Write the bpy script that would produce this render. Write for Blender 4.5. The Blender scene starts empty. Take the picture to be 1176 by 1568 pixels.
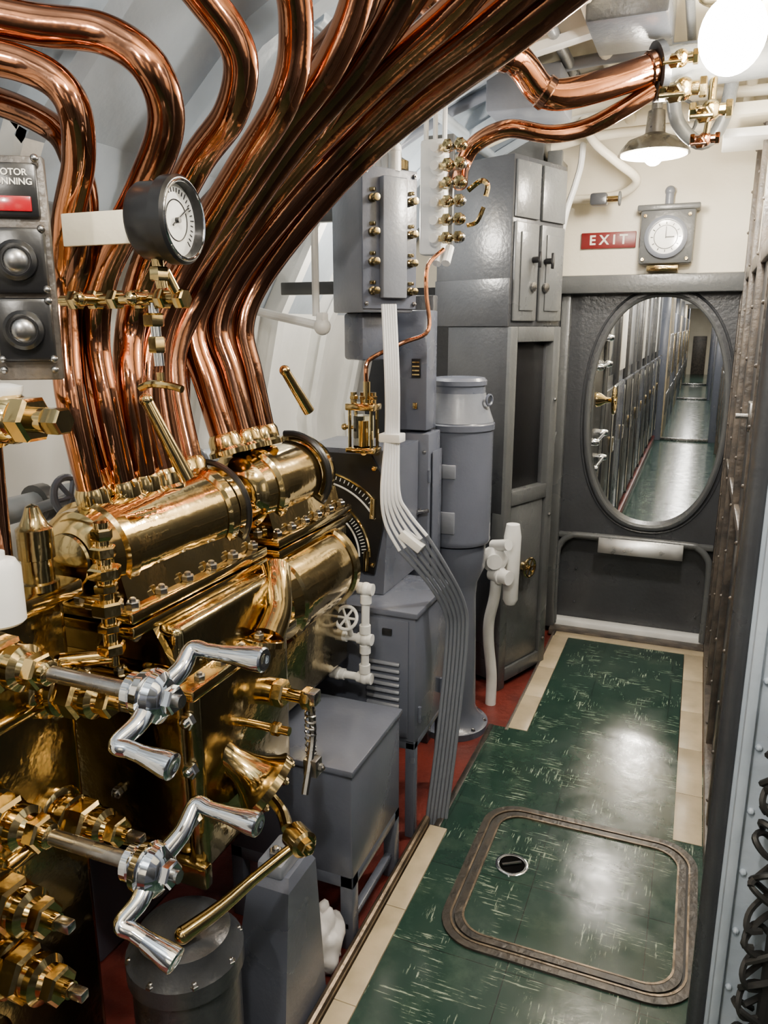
import bpy, bmesh, math, random
from mathutils import Vector, Matrix, noise
random.seed(7)
V=Vector
# ------------------------------------------------------------------ materials
def newmat(name):
    m=bpy.data.materials.new(name); m.use_nodes=True
    nt=m.node_tree; b=nt.nodes['Principled BSDF']
    return m,nt,b
def mat(name,col,rough=.4,metal=0.,col2=None,nscale=6.,bump=0.,bscale=60.,rvar=0.,contrast=(.35,.65),detail=6,spec=None,coat=0):
    m,nt,b=newmat(name)
    b.inputs['Base Color'].default_value=(*col,1); b.inputs['Roughness'].default_value=rough
    b.inputs['Metallic'].default_value=metal
    if spec is not None: b.inputs['Specular IOR Level'].default_value=spec
    if coat: b.inputs['Coat Weight'].default_value=coat; b.inputs['Coat Roughness'].default_value=.05
    tc=nt.nodes.new('ShaderNodeTexCoord')
    if col2 is not None or rvar:
        n=nt.nodes.new('ShaderNodeTexNoise'); n.inputs['Scale'].default_value=nscale; n.inputs['Detail'].default_value=detail
        nt.links.new(tc.outputs['Object'],n.inputs['Vector'])
        if col2 is not None:
            r=nt.nodes.new('ShaderNodeValToRGB'); r.color_ramp.elements[0].position=contrast[0]; r.color_ramp.elements[1].position=contrast[1]
            r.color_ramp.elements[0].color=(*col,1); r.color_ramp.elements[1].color=(*col2,1)
            nt.links.new(n.outputs['Fac'],r.inputs['Fac']); nt.links.new(r.outputs['Color'],b.inputs['Base Color'])
        if rvar:
            mr=nt.nodes.new('ShaderNodeMapRange'); mr.inputs['From Min'].default_value=.3; mr.inputs['From Max'].default_value=.7
            mr.inputs['To Min'].default_value=max(0.02,rough-rvar); mr.inputs['To Max'].default_value=rough+rvar
            nt.links.new(n.outputs['Fac'],mr.inputs['Value']); nt.links.new(mr.outputs['Result'],b.inputs['Roughness'])
    if bump:
        n2=nt.nodes.new('ShaderNodeTexNoise'); n2.inputs['Scale'].default_value=bscale; n2.inputs['Detail'].default_value=3
        nt.links.new(tc.outputs['Object'],n2.inputs['Vector'])
        bp=nt.nodes.new('ShaderNodeBump'); bp.inputs['Strength'].default_value=bump; bp.inputs['Distance'].default_value=.01
        nt.links.new(n2.outputs['Fac'],bp.inputs['Height']); nt.links.new(bp.outputs['Normal'],b.inputs['Normal'])
    return m
def emis(name,col,strength):
    m,nt,b=newmat(name); b.inputs['Base Color'].default_value=(*col,1)
    b.inputs['Emission Color'].default_value=(*col,1); b.inputs['Emission Strength'].default_value=strength
    return m
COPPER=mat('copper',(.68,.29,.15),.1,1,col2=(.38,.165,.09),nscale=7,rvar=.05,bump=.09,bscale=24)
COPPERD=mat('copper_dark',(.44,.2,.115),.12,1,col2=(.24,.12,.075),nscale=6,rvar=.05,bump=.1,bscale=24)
BRASS=mat('brass',(.76,.57,.26),.1,1,col2=(.56,.41,.18),nscale=8,rvar=.05,bump=.08,bscale=24)
BRASSD=mat('brass_dark',(.48,.38,.19),.14,1,col2=(.27,.21,.105),nscale=6,rvar=.07,bump=.13,bscale=30)
CHROME=mat('chrome',(.76,.78,.82),.08,1,rvar=.03)
STEEL=mat('steel',(.42,.42,.43),.28,1,col2=(.25,.24,.23),nscale=20,rvar=.1)
GRAY=mat('grey_paint',(.105,.117,.155),.25,0,col2=(.086,.097,.13),nscale=4,bump=.06,bscale=90,rvar=.05)
GRAYL=mat('grey_paint_light',(.19,.205,.245),.28,0,col2=(.15,.165,.2),nscale=4,bump=.07,bscale=80)
DGRAY=mat('dark_grey_paint',(.043,.046,.052),.3,0,col2=(.032,.034,.039),nscale=5,bump=.14,bscale=60,rvar=.05)
MGRAY=mat('mid_grey_paint',(.095,.1,.103),.3,0,col2=(.07,.074,.077),nscale=5,bump=.13,bscale=60,rvar=.05)
CREAM=mat('cream_paint',(.8,.74,.6),.45,0,col2=(.7,.64,.5),nscale=3,bump=.12,bscale=40)
WHITE=mat('white_paint',(.82,.82,.8),.33,0,col2=(.7,.7,.68),nscale=9,bump=.06,bscale=60)
HULL=mat('hull_paint',(.42,.48,.54),.34,0,col2=(.31,.36,.42),nscale=3,bump=.15,bscale=30)
HULLW=mat('hull_white_paint',(.78,.77,.73),.36,0,col2=(.64,.64,.61),nscale=3,bump=.15,bscale=30)
BLACK=mat('black_enamel',(.008,.008,.009),.28,0,bump=.03)
BLACKR=mat('black_rubber',(.012,.012,.012),.6,0)
HOLESHADE=mat('painted_hole_shade',(.004,.004,.004),1,0,spec=0)  # near-black colour stands in for the shade inside the hatch hole
DIALW=mat('dial_white',(.8,.8,.76),.3,0,coat=.6)
LETTER=mat('cream_lettering',(.82,.78,.7),.5,0)
RUST=mat('worn_brown_paint',(.11,.09,.072),.42,0,col2=(.045,.04,.037),nscale=18,bump=.3,bscale=60)
RIM=mat('bronze_rim',(.05,.04,.03),.34,.3,col2=(.022,.02,.018),nscale=20,bump=.2,bscale=60)
RAIL=mat('worn_brass_edge',(.24,.18,.12),.35,.8,col2=(.09,.07,.05),nscale=14,bump=.2,bscale=60)
BEIGE=mat('beige_border_tile',(.5,.41,.27),.35,0,col2=(.38,.31,.2),nscale=12,bump=.05)
RED=mat('red_deck_paint',(.15,.024,.016),.35,0,col2=(.08,.015,.012),nscale=7,bump=.3,bscale=50)
REDS=mat('red_sign',(.14,.006,.006),.4,0)
REDL=mat('red_lens',(.35,.004,.012),.2,0,coat=.5)
BAG=mat('white_cloth',(.7,.68,.68),.8,0,bump=.3,bscale=15)
BULB=emis('bulb_glow',(1,.93,.8),60)
BULB2=emis('bulb_glow_soft',(1,.9,.72),18)
GREYCABLE=mat('grey_cable',(.14,.155,.185),.4,0)
WHITECABLE=mat('white_cable',(.75,.77,.8),.4,0)
PLATE=mat('stainless_plate',(.62,.62,.6),.3,1,rvar=.08,nscale=15)
PALE=mat('pale_blue_paint',(.46,.53,.62),.3,0,col2=(.34,.4,.48),nscale=5,bump=.12,bscale=60)
def glassmat():
    m,nt,b=newmat('sight_glass'); b.inputs['Transmission Weight'].default_value=1; b.inputs['Roughness'].default_value=.03
    b.inputs['Base Color'].default_value=(1,.9,.6,1); b.inputs['IOR'].default_value=1.2
    return m
GLASS=glassmat()
MIRROR=mat('window_glass_dark',(.5,.53,.55),.06,.9)
def green(name='green_deck_tile',rough=.15,c1=(.010,.030,.022),c2=(.014,.038,.028),t1=.6,t2=.53):
    m,nt,b=newmat(name)
    N=nt.nodes.new; Lk=nt.links.new
    tc=N('ShaderNodeTexCoord')
    br=N('ShaderNodeTexBrick'); br.offset=0; br.inputs['Scale'].default_value=1
    br.inputs['Brick Width'].default_value=.305; br.inputs['Row Height'].default_value=.305
    br.inputs['Mortar Size'].default_value=.0012; br.inputs['Mortar Smooth'].default_value=.2
    br.inputs['Color1'].default_value=(*c1,1); br.inputs['Color2'].default_value=(*c2,1); br.inputs['Mortar'].default_value=(.004,.007,.006,1)
    Lk(tc.outputs['Object'],br.inputs['Vector'])
    nw=N('ShaderNodeTexNoise'); nw.inputs['Scale'].default_value=9; nw.inputs['Detail'].default_value=8; nw.inputs['Roughness'].default_value=.7; Lk(tc.outputs['Object'],nw.inputs['Vector'])
    rw=N('ShaderNodeMapRange'); rw.inputs['From Min'].default_value=.5; rw.inputs['From Max'].default_value=.75; rw.inputs['To Max'].default_value=.45; Lk(nw.outputs['Fac'],rw.inputs['Value'])
    mw=N('ShaderNodeMix'); mw.data_type='RGBA'; Lk(rw.outputs[0],mw.inputs['Factor']); Lk(br.outputs['Color'],mw.inputs[6]); mw.inputs[7].default_value=(.07,.11,.075,1)
    def scuff(sx,sy,th,msc,mth,seed):
        mp=N('ShaderNodeMapping'); mp.inputs['Scale'].default_value=(sx,sy,1); mp.inputs['Location'].default_value=(seed,seed*2,0)
        Lk(tc.outputs['Object'],mp.inputs['Vector'])
        n=N('ShaderNodeTexNoise'); n.inputs['Scale'].default_value=1; n.inputs['Detail'].default_value=4; n.inputs['Roughness'].default_value=.7
        Lk(mp.outputs[0],n.inputs['Vector'])
        r=N('ShaderNodeMapRange'); r.inputs['From Min'].default_value=th; r.inputs['From Max'].default_value=th+.04; Lk(n.outputs['Fac'],r.inputs['Value'])
        mp2=N('ShaderNodeMapping'); mp2.inputs['Location'].default_value=(seed*3,seed,0); Lk(tc.outputs['Object'],mp2.inputs['Vector'])
        n2=N('ShaderNodeTexNoise'); n2.inputs['Scale'].default_value=msc; n2.inputs['Detail'].default_value=2; Lk(mp2.outputs[0],n2.inputs['Vector'])
        r2=N('ShaderNodeMapRange'); r2.inputs['From Min'].default_value=mth; r2.inputs['From Max'].default_value=mth+.05; Lk(n2.outputs['Fac'],r2.inputs['Value'])
        mu=N('ShaderNodeMath'); mu.operation='MULTIPLY'; Lk(r.outputs[0],mu.inputs[0]); Lk(r2.outputs[0],mu.inputs[1])
        return mu
    a=scuff(11,170,t1-.03,8,t2,1.3); c=scuff(150,13,t1-.02,7,t2+.01,5.1)
    mx=N('ShaderNodeMath'); mx.operation='MAXIMUM'; Lk(a.outputs[0],mx.inputs[0]); Lk(c.outputs[0],mx.inputs[1])
    mix=N('ShaderNodeMix'); mix.data_type='RGBA'; Lk(mx.outputs[0],mix.inputs['Factor']); Lk(mw.outputs[2],mix.inputs[6]); mix.inputs[7].default_value=(.27,.33,.24,1)
    Lk(mix.outputs[2],b.inputs['Base Color'])
    n3=N('ShaderNodeTexNoise'); n3.inputs['Scale'].default_value=14; n3.inputs['Detail'].default_value=5; Lk(tc.outputs['Object'],n3.inputs['Vector'])
    r3=N('ShaderNodeMapRange'); r3.inputs['From Min'].default_value=.3; r3.inputs['From Max'].default_value=.7; r3.inputs['To Min'].default_value=rough-.02; r3.inputs['To Max'].default_value=rough+.08
    Lk(n3.outputs['Fac'],r3.inputs['Value']); Lk(r3.outputs[0],b.inputs['Roughness'])
    bp=N('ShaderNodeBump'); bp.inputs['Strength'].default_value=.07; bp.inputs['Distance'].default_value=.01; Lk(n3.outputs['Fac'],bp.inputs['Height']); Lk(bp.outputs[0],b.inputs['Normal'])
    return m
GREEN=green()
GREENP=green('green_passage_floor',.14,(.014,.045,.038),(.02,.055,.048))
# ------------------------------------------------------------------ builder
class O:
    def __init__(s,name):
        s.name=name; s.bm=bmesh.new(); s.mats=[]
    def mi(s,m):
        if m not in s.mats: s.mats.append(m)
        return s.mats.index(m)
    def setm(s,faces,m):
        i=s.mi(m)
        for f in faces: f.material_index=i; f.smooth=True
    def poly(s,verts,faces,m):
        vs=[s.bm.verts.new(v) for v in verts]; fs=[]
        for f in faces:
            try: fs.append(s.bm.faces.new([vs[i] for i in f]))
            except ValueError: pass
        s.setm(fs,m); return vs,fs
    def box(s,lo,hi,m,bev=.004,yaw=0,tilt=None,pivot=None,seg=2):
        lo=V(lo);hi=V(hi);c=(lo+hi)/2
        t=bmesh.new(); bmesh.ops.create_cube(t,size=1)
        for v in t.verts: v.co=V((v.co.x*(hi.x-lo.x),v.co.y*(hi.y-lo.y),v.co.z*(hi.z-lo.z)))
        if bev>0: bmesh.ops.bevel(t,geom=t.edges[:],offset=min(bev,.45*min(hi-lo)),segments=seg,affect='EDGES',profile=.5)
        M=Matrix.Translation(c)
        if yaw or tilt:
            p=V(pivot) if pivot else c
            Rm=Matrix.Rotation(yaw,4,'Z')
            if tilt: Rm=Rm@Matrix.Rotation(tilt[1],4,tilt[0])
            M=Matrix.Translation(p)@Rm@Matrix.Translation(c-p)
        s.merge(t,M,m)
    def merge(s,t,M,m):
        mp={}
        for v in t.verts: mp[v]=s.bm.verts.new(M@v.co)
        fs=[]
        for f in t.faces: fs.append(s.bm.faces.new([mp[v] for v in f.verts]))
        t.free(); s.setm(fs,m)
    def prism(s,pts,axis,a,b,m):
        def mk(p,h):
            if axis=='X': return (h,p[0],p[1])
            if axis=='Y': return (p[0],h,p[1])
            return (p[0],p[1],h)
        n=len(pts)
        vs=[mk(p,a) for p in pts]+[mk(p,b) for p in pts]
        fs=[list(range(n)),list(range(2*n-1,n-1,-1))]+[[i,(i+1)%n,n+(i+1)%n,n+i] for i in range(n)]
        s.poly(vs,fs,m)
    def lathe(s,org,dr,prof,m,seg=24,hexa=False):
        org=V(org);dr=V(dr).normalized()
        q=dr.to_track_quat('Z','Y')
        if hexa: seg=6
        rings=[]
        for h,r in prof:
            if r<1e-5: rings.append([s.bm.verts.new(org+dr*h)])
            else: rings.append([s.bm.verts.new(org+q@V((r*math.cos(2*math.pi*k/seg),r*math.sin(2*math.pi*k/seg),h))) for k in range(seg)])
        fs=[]
        for A,B in zip(rings,rings[1:]):
            for k in range(seg):
                k2=(k+1)%seg
                a=[A[k],A[k2]] if len(A)>1 else [A[0]]
                b=[B[k2],B[k]] if len(B)>1 else [B[0]]
                if len(a)+len(b)>=3: fs.append(s.bm.faces.new(a+b))
        if len(rings[0])>1: fs.append(s.bm.faces.new(rings[0][::-1]))
        if len(rings[-1])>1: fs.append(s.bm.faces.new(rings[-1]))
        s.setm(fs,m)
    def cyl(s,p0,p1,r,m,r1=None,seg=20,ch=0):
        p0=V(p0);p1=V(p1);L=(p1-p0).length; r1=r if r1 is None else r1
        if ch: pr=[(0,r-ch),(ch,r),(L-ch,r1),(L,r1-ch)]
        else: pr=[(0,r),(L,r1)]
        s.lathe(p0,p1-p0,pr,m,seg)
    def hexn(s,p,dr,r,h,m): s.lathe(p,dr,[(0,r*.9),(h*.12,r),(h*.85,r),(h,r*.85)],m,hexa=True)
    def bolt(s,p,dr,r,m,h=None):
        h=h or r*.9; s.hexn(p,dr,r,h,m); p=V(p)+V(dr).normalized()*h; s.lathe(p,dr,[(0,r*.5),(h*.4,r*.5),(h*.55,r*.3)],m,10)
    def sph(s,p,r,m,seg=20,sc=(1,1,1)):
        t=bmesh.new(); bmesh.ops.create_uvsphere(t,u_segments=seg,v_segments=max(8,seg*2//3),radius=r)
        s.merge(t,Matrix.Translation(V(p))@Matrix.Diagonal((*sc,1)),m)
    def tube(s,pts,r,m,seg=16,smooth=6,closed=False,caps=True):
        P=[V(p) for p in pts]; rr=r if isinstance(r,(list,tuple)) else [r]*len(P)
        Q=[];Rr=[]
        n=len(P)
        if smooth>1 and n>2:
            rng=range(n) if closed else range(n-1)
            for i in rng:
                if closed: p0,p1,p2,p3=P[i-1],P[i],P[(i+1)%n],P[(i+2)%n]; a,b=rr[i],rr[(i+1)%n]
                else: p0,p1,p2,p3=P[max(i-1,0)],P[i],P[i+1],P[min(i+2,n-1)]; a,b=rr[i],rr[i+1]
                for k in range(smooth):
                    t=k/smooth
                    Q.append(.5*((2*p1)+(p2-p0)*t+(2*p0-5*p1+4*p2-p3)*t*t+(3*p1-p0-3*p2+p3)*t**3)); Rr.append(a+(b-a)*t)
            if not closed: Q.append(P[-1]);Rr.append(rr[-1])
        else: Q=P;Rr=list(rr)
        N=len(Q); T=[]
        for i in range(N):
            if closed: d=Q[(i+1)%N]-Q[i-1]
            else: d=Q[min(i+1,N-1)]-Q[max(i-1,0)]
            T.append(d.normalized())
        up=V((0,0,1)) if abs(T[0].z)<.9 else V((0,1,0))
        nrm=(up-T[0]*up.dot(T[0])).normalized(); rings=[]
        for i in range(N):
            if i>0:
                q=T[i-1].rotation_difference(T[i]); nrm=q@nrm; nrm=(nrm-T[i]*nrm.dot(T[i])).normalized()
            bn=T[i].cross(nrm)
            rings.append([s.bm.verts.new(Q[i]+(nrm*math.cos(2*math.pi*k/seg)+bn*math.sin(2*math.pi*k/seg))*Rr[i]) for k in range(seg)])
        fs=[]
        for i in range(N if closed else N-1):
            A=rings[i];B=rings[(i+1)%N]
            for k in range(seg): fs.append(s.bm.faces.new([A[k],A[(k+1)%seg],B[(k+1)%seg],B[k]]))
        if not closed and caps:
            fs.append(s.bm.faces.new(rings[0][::-1])); fs.append(s.bm.faces.new(rings[-1]))
        s.setm(fs,m)
    def torus(s,c,ax,R,r,m,seg=32,ms=10):
        ax=V(ax).normalized(); q=ax.to_track_quat('Z','Y')
        s.tube([V(c)+q@V((R*math.cos(2*math.pi*k/seg),R*math.sin(2*math.pi*k/seg),0)) for k in range(seg)],r,m,seg=ms,smooth=1,closed=True)
    def text(s,body,size,M,m,ext=.0008,off=0):
        cu=bpy.data.curves.new('t','FONT'); cu.body=body; cu.size=size; cu.align_x='CENTER'; cu.align_y='CENTER'; cu.extrude=ext; cu.offset=off
        ob=bpy.data.objects.new('t',cu); bpy.context.collection.objects.link(ob); bpy.context.view_layer.update()
        me=ob.to_mesh(); t=bmesh.new(); t.from_mesh(me); ob.to_mesh_clear()
        bpy.data.objects.remove(ob); bpy.data.curves.remove(cu)
        s.merge(t,M,m)
    def wheel(s,c,ax,R,r,m,spokes=3,seg=24):
        s.torus(c,ax,R,r,m,seg,8); q=V(ax).normalized().to_track_quat('Z','Y'); c=V(c)
        for k in range(spokes):
            a=math.pi*k/spokes; d=q@V((R*math.cos(a),R*math.sin(a),0)); s.cyl(c-d,c+d,r*.7,m,seg=6)
    def done(s,angle=35):
        bmesh.ops.recalc_face_normals(s.bm,faces=s.bm.faces[:])
        me=bpy.data.meshes.new(s.name); s.bm.to_mesh(me); s.bm.free()
        for m in s.mats: me.materials.append(m)
        try: me.set_sharp_from_angle(angle=math.radians(angle))
        except Exception: pass
        ob=bpy.data.objects.new(s.name,me); bpy.context.collection.objects.link(ob)
        return ob
FACE_MY=Matrix.Rotation(math.pi/2,4,'X')            # text facing -Y
def at(p,R): return Matrix.Translation(V(p))@R
def rrect(x0,x1,y0,y1,r,n=8):
    P=[]
    for cx,cy,a0 in ((x1-r,y1-r,0),(x0+r,y1-r,90),(x0+r,y0+r,180),(x1-r,y0+r,270)):
        for k in range(n+1):
            a=math.radians(a0+90*k/n); P.append((cx+r*math.cos(a),cy+r*math.sin(a)))
    return P

# ------------------------------------------------------------------ room shell
o=O('floor')
o.box((-1.7,-1.25,-.12),(.95,3.9,-.03),RED,0)
o.box((-.62,1.985,-.03),(.2,2.66,0),GREEN,0); o.box((-.595,-1.25,-.03),(.95,1.985,-.0),GREEN,0)
o.box((-.49,2.66,-.03),(.045,3.64,0),GREEN,0)
o.box((.135,2.66,-.03),(.2,3.7,-.001),RUST,0)
o.done()
o=O('floor_passage')
o.box((-.6,3.9,-.1),(.35,27,0),GREENP,0)
o.done()
o=O('trim_1')   # border tiles
for y0,y1 in [(-1.2,.4),(.4,.86),(.86,1.3),(1.3,1.62),(1.62,1.985)]:
    o.box((-.652,y0+.001,-.03),(-.597,y1-.001,.002),BEIGE,.001)
for y0,y1 in [(2.66,2.95),(2.95,3.25),(3.25,3.64)]:
    o.box((-.565,y0+.001,-.03),(-.492,y1-.001,.002),BEIGE,.001)
for y0,y1 in [(2.19,2.45),(2.45,2.75),(2.75,3.05),(3.05,3.35),(3.35,3.64)]:
    o.box((.047,y0+.001,-.03),(.128,y1-.001,.002),BEIGE,.001)
o.box((-.56,3.642,-.03),(.13,3.70,.002),BEIGE,.001)
o.done()
o=O('trim_2')   # curb rail at the deck edge
o.box((-.675,-1.2,-.03),(-.655,1.99,.012),RAIL,.003)
o.tube([(-.665,-1.2,.014),(-.665,1.0,.014),(-.665,1.99,.014)],.012,RAIL,seg=10,smooth=1)
o.box((-.575,2.64,-.03),(-.565,3.7,.004),RUST,.002)
o.box((-.64,1.985,-.03),(-.62,2.66,.003),RIM,.002)
o.done()
prof=[(-1.35,-.1),(-1.6,.5),(-1.66,1.1),(-1.56,1.55),(-1.36,1.92),(-1.05,2.2),(-.68,2.38),(-.25,2.46),(.95,2.46)]
def shell(o,pr,m,y0,y1,th=.03):
    n=len(pr); vs=[];fs=[]
    for (y) in (y0,y1):
        for i,(x,z) in enumerate(pr): vs.append((x,y,z))
        for i,(x,z) in enumerate(pr):
            a=V((*pr[max(i-1,0)],0));b=V((*pr[min(i+1,n-1)],0));d=(b-a).normalized(); nx,nz=-d.y,d.x
            vs.append((x+nx*th,y,z+nz*th))
    for i in range(n-1):
        fs.append([i,i+1,2*n+i+1,2*n+i]); fs.append([n+i,3*n+i,3*n+i+1,n+i+1])
    o.poly(vs,fs,m)
def ribs(o,pr,m):
    n=len(pr)
    for y in [-.6,-.1,.4,.85,1.3,1.75,2.2,2.62,3.05,3.45]:
        for off,w in ((0,.012),(.07,.05)):
            vs=[];fs=[]
            for i,(x,z) in enumerate(pr):
                a=V((*pr[max(i-1,0)],0));b=V((*pr[min(i+1,n-1)],0));d=(b-a).normalized(); nx,nz=d.y,-d.x
                lo=off-.01 if off else 0; hi=.075 if off==0 else .085
                for yy,hh in ((y-w/2,lo),(y+w/2,lo),(y+w/2,hi),(y-w/2,hi)): vs.append((x+nx*hh,yy,z+nz*hh))
            for i in range(n-1):
                for k in range(4): fs.append([4*i+k,4*i+(k+1)%4,4*i+4+(k+1)%4,4*i+4+k])
            fs.append([0,1,2,3]); fs.append([4*n-4,4*n-3,4*n-2,4*n-1])
            o.poly(vs,fs,m)
o=O('wall_left'); shell(o,prof[:4],HULLW,-1.25,3.85); shell(o,prof[3:5],HULL,-1.25,3.85); ribs(o,prof[1:5],HULLW); o.done(60)
o=O('ceiling'); shell(o,prof[4:7],HULL,-1.25,3.85); shell(o,prof[6:],CREAM,-1.25,3.85); ribs(o,prof[4:7],HULL); ribs(o,prof[6:-1],HULLW); o.done(60)
o=O('wall_back'); o.box((-1.7,-1.3,-.1),(.95,-1.25,2.5),MGRAY,0)
for k in range(5): o.box((-1.5+k*.5,-1.26,.1),(-1.1+k*.5,-1.23,1.0),DGRAY,.005); o.box((-1.5+k*.5,-1.26,1.2),(-1.1+k*.5,-1.22,1.9),CREAM if k%2 else GRAY,.005)
o.done()
o=O('wall_right_near'); o.box((.9,-1.25,-.1),(.95,1.35,2.5),GRAY,0)
for k in range(4): o.box((.87,-1.1+k*.6,.2),(.905,-.65+k*.6,1.1),DGRAY,.005); o.box((.87,-1.1+k*.6,1.25),(.905,-.65+k*.6,1.95),CREAM if k%2 else MGRAY,.005)
o.done()
o=O('wall_right')
o.box((.155,1.42,-.03),(.2,3.8,1.72),DGRAY,0)
o.box((.155,1.42,1.72),(.2,3.8,2.46),CREAM,0)
for y in (2.25,2.75,3.25,3.72):
    o.box((.135,y-.022,0),(.157,y+.022,2.3),RUST,.004)
    for k in range(14): o.sph((.134,y,.12+k*.16),.006,RUST,8)
o.box((.14,1.42,1.69),(.157,3.8,1.74),RUST,.004)
o.box((.13,1.42,0),(.157,3.7,.05),RUST,.004)
o.box((.14,1.42,.9),(.157,3.7,.93),RUST,.003)
o.box((.13,2.3,1.22),(.157,2.37,1.3),STEEL,.004); o.cyl((.13,2.33,1.26),(.10,2.33,1.26),.008,STEEL)
o.done()
o=O('partition_frame')
o.box((.112,1.3,0),(.9,1.33,2.45),PALE,.002)
o.tube([(.1,1.315,0),(.1,1.315,1.2),(.1,1.315,2.45)],.017,DGRAY,seg=20,smooth=1)
o.box((.118,1.285,0),(.135,1.302,2.45),PALE,.004)
for k in range(20): o.sph((.145,1.298,.1+k*.12),.006,PALE,8)
o.box((.112,1.33,0),(.16,1.42,2.45),DGRAY,.002)
o.done()

# ------------------------------------------------------------------ far bulkhead with oval hatchway
HX,HZ,HA,HB=-.18,1.1,.298,.535
def oval(a,b,n=96,e=2.3,x0=HX,z0=HZ):
    P=[]
    for k in range(n):
        t=2*math.pi*(k+.5)/n; c,s_=math.cos(t),math.sin(t)
        P.append((x0+a*math.copysign(abs(c)**(2/e),c),z0+b*math.copysign(abs(s_)**(2/e),s_)))
    return P
o=O('wall_bulkhead')
N=96; inn=oval(HA,HB,N)
xl,xr,zb,zt=-.64,.2,.47,1.69
out=[]
for x,z in inn:
    dx,dz=x-HX,z-HZ
    k=min(((xr-HX)/dx if dx>0 else (xl-HX)/dx) if abs(dx)>1e-6 else 1e9,((zt-HZ)/dz if dz>0 else (zb-HZ)/dz) if abs(dz)>1e-6 else 1e9)
    out.append((HX+dx*k,HZ+dz*k))
for cx,cz in ((xl,zb),(xl,zt),(xr,zb),(xr,zt)):
    i=min(range(N),key=lambda j:(out[j][0]-cx)**2+(out[j][1]-cz)**2); out[i]=(cx,cz)
vs=[];y0,y1=3.8,3.84
for y in (y0,y1):
    vs+=[(x,y,z) for x,z in inn]+[(x,y,z) for x,z in out]
fs=[]
for k in range(N):
    k2=(k+1)%N
    fs+= [[k,k2,N+k2,N+k],[2*N+k,3*N+k,3*N+k2,2*N+k2],[k,2*N+k,2*N+k2,k2]]
o.poly(vs,fs,DGRAY)
o.box((-.66,3.84,-.05),(.2,3.87,.5),DGRAY,0)
o.box((-1.7,3.8,1.69),(.2,3.86,2.5),CREAM,0)
o.box((-1.7,3.8,-.1),(-.64,3.86,1.69),DGRAY,0)
rim=[(x,3.79,z) for x,z in oval(HA+.005,HB+.005,72)]
o.tube(rim,.012,MGRAY,seg=10,smooth=1,closed=True)
rim=[(x,3.8,z) for x,z in oval(HA+.035,HB+.035,72)]
o.tube(rim,.006,DGRAY,seg=8,smooth=1,closed=True)
C=oval(HA+.004,HB+.004,72); D=oval(HA+.02,HB+.02,72); n=72
vs=[(x,3.78,z) for x,z in C]+[(x,3.91,z) for x,z in C]+[(x,3.91,z) for x,z in D]+[(x,3.78,z) for x,z in D]
fs=[[a*n+k,a*n+(k+1)%n,((a+1)%4)*n+(k+1)%n,((a+1)%4)*n+k] for a in range(4) for k in range(n)]
o.poly(vs,fs,DGRAY)
o.box((-.64,3.70,1.645),(.153,3.80,1.725),MGRAY,.01)
o.box((-.63,3.745,0),(-.585,3.80,1.65),MGRAY,.008)
o.box((.13,3.745,0),(.153,3.80,1.65),RUST,.005)
led=[(-.59,3.775,.02),(-.59,3.775,.36),(-.575,3.775,.44),(-.53,3.775,.485),(-.45,3.775,.495),(0,3.775,.495),(.06,3.775,.485),(.105,3.775,.44),(.12,3.775,.36),(.12,3.775,.02)]
o.tube(led,.016,MGRAY,seg=12,smooth=4)
o.box((-.59,3.77,.475),(.13,3.845,.5),MGRAY,.006)
o.box((-.39,3.735,.425),(.0,3.742,.5),PLATE,.002,tilt=('X',-.25))
o.box((-.6,3.70,-.02),(.13,3.77,.012),RUST,.003); o.box((-.6,3.77,-.02),(.13,3.84,.04),WHITE,.01)
for x in (-.5,-.2,.08):
    for z in (.12,.3): o.bolt((x,3.84,z),(0,-1,0),.007,DGRAY)
o.done()
o=O('watertight_door')
n=48; P=oval(.27,.5,n,2.4,4.25,1.1)
o.prism(P,'X',-.525,-.5,DGRAY)
o.tube([(-.495,y,z) for y,z in oval(.255,.485,48,2.4,4.25,1.1)],.012,MGRAY,seg=8,smooth=1,closed=True)
o.lathe((-.5,4.25,1.12),(1,0,0),[(0,.04),(.02,.035),(.05,.015),(.1,.012)],BRASS)
o.wheel((-.41,4.25,1.12),(1,0,0),.07,.008,BRASS,3,30)
for z in (.78,.92,1.3,1.44):
    o.cyl((-.47,4.05,z),(-.47,4.45,z),.01,CHROME,seg=10)
    for y in (4.05,4.45): o.lathe((-.5,y,z),(1,0,0),[(0,.02),(.03,.02),(.05,.012)],CHROME,12)
o.done()

# next compartments
o=O('wall_passage_left'); o.box((-.62,3.87,0),(-.54,27,2.3),GRAYL,0)
for i in range(9):
    y=4.75+i*.68
    o.box((-.54,y,.1),(-.505,y+.04,2.1),DGRAY,.004)
    o.box((-.54,y+.07,1.2),(-.52,y+.6,1.95),(MIRROR,WHITE,GRAYL)[i%3],.006)
    o.box((-.54,y+.07,.15),(-.51,y+.6,1.12),(DGRAY,GRAY,DGRAY)[i%3],.006)
    o.cyl((-.47,y+.1,1.15),(-.47,y+.55,1.15),.009,CHROME,seg=8)
    o.cyl((-.49,y+.3,.2),(-.49,y+.3,1.1),.008,CHROME,seg=8)
    o.box((-.52,y+.4,.7),(-.49,y+.5,.8),BRASS,.004)
for i in range(10):
    y=11.3+i*1.5
    o.box((-.54,y,0),(-.42,y+1.1,1.7 if i%2 else 2.0),(BEIGE,GRAYL,GRAY)[i%3],.01)
    o.box((-.425,y+.1,.3),(-.41,y+1.0,.6),MGRAY,.004); o.box((-.425,y+.1,.8),(-.41,y+1.0,1.4),BRASS if i%2 else STEEL,.004)
o.box((-.54,3.95,0),(-.5,11,.06),RED,.004)
o.done()
o=O('wall_passage_right'); o.box((.26,3.87,0),(.34,27,2.3),CREAM,0)
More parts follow.
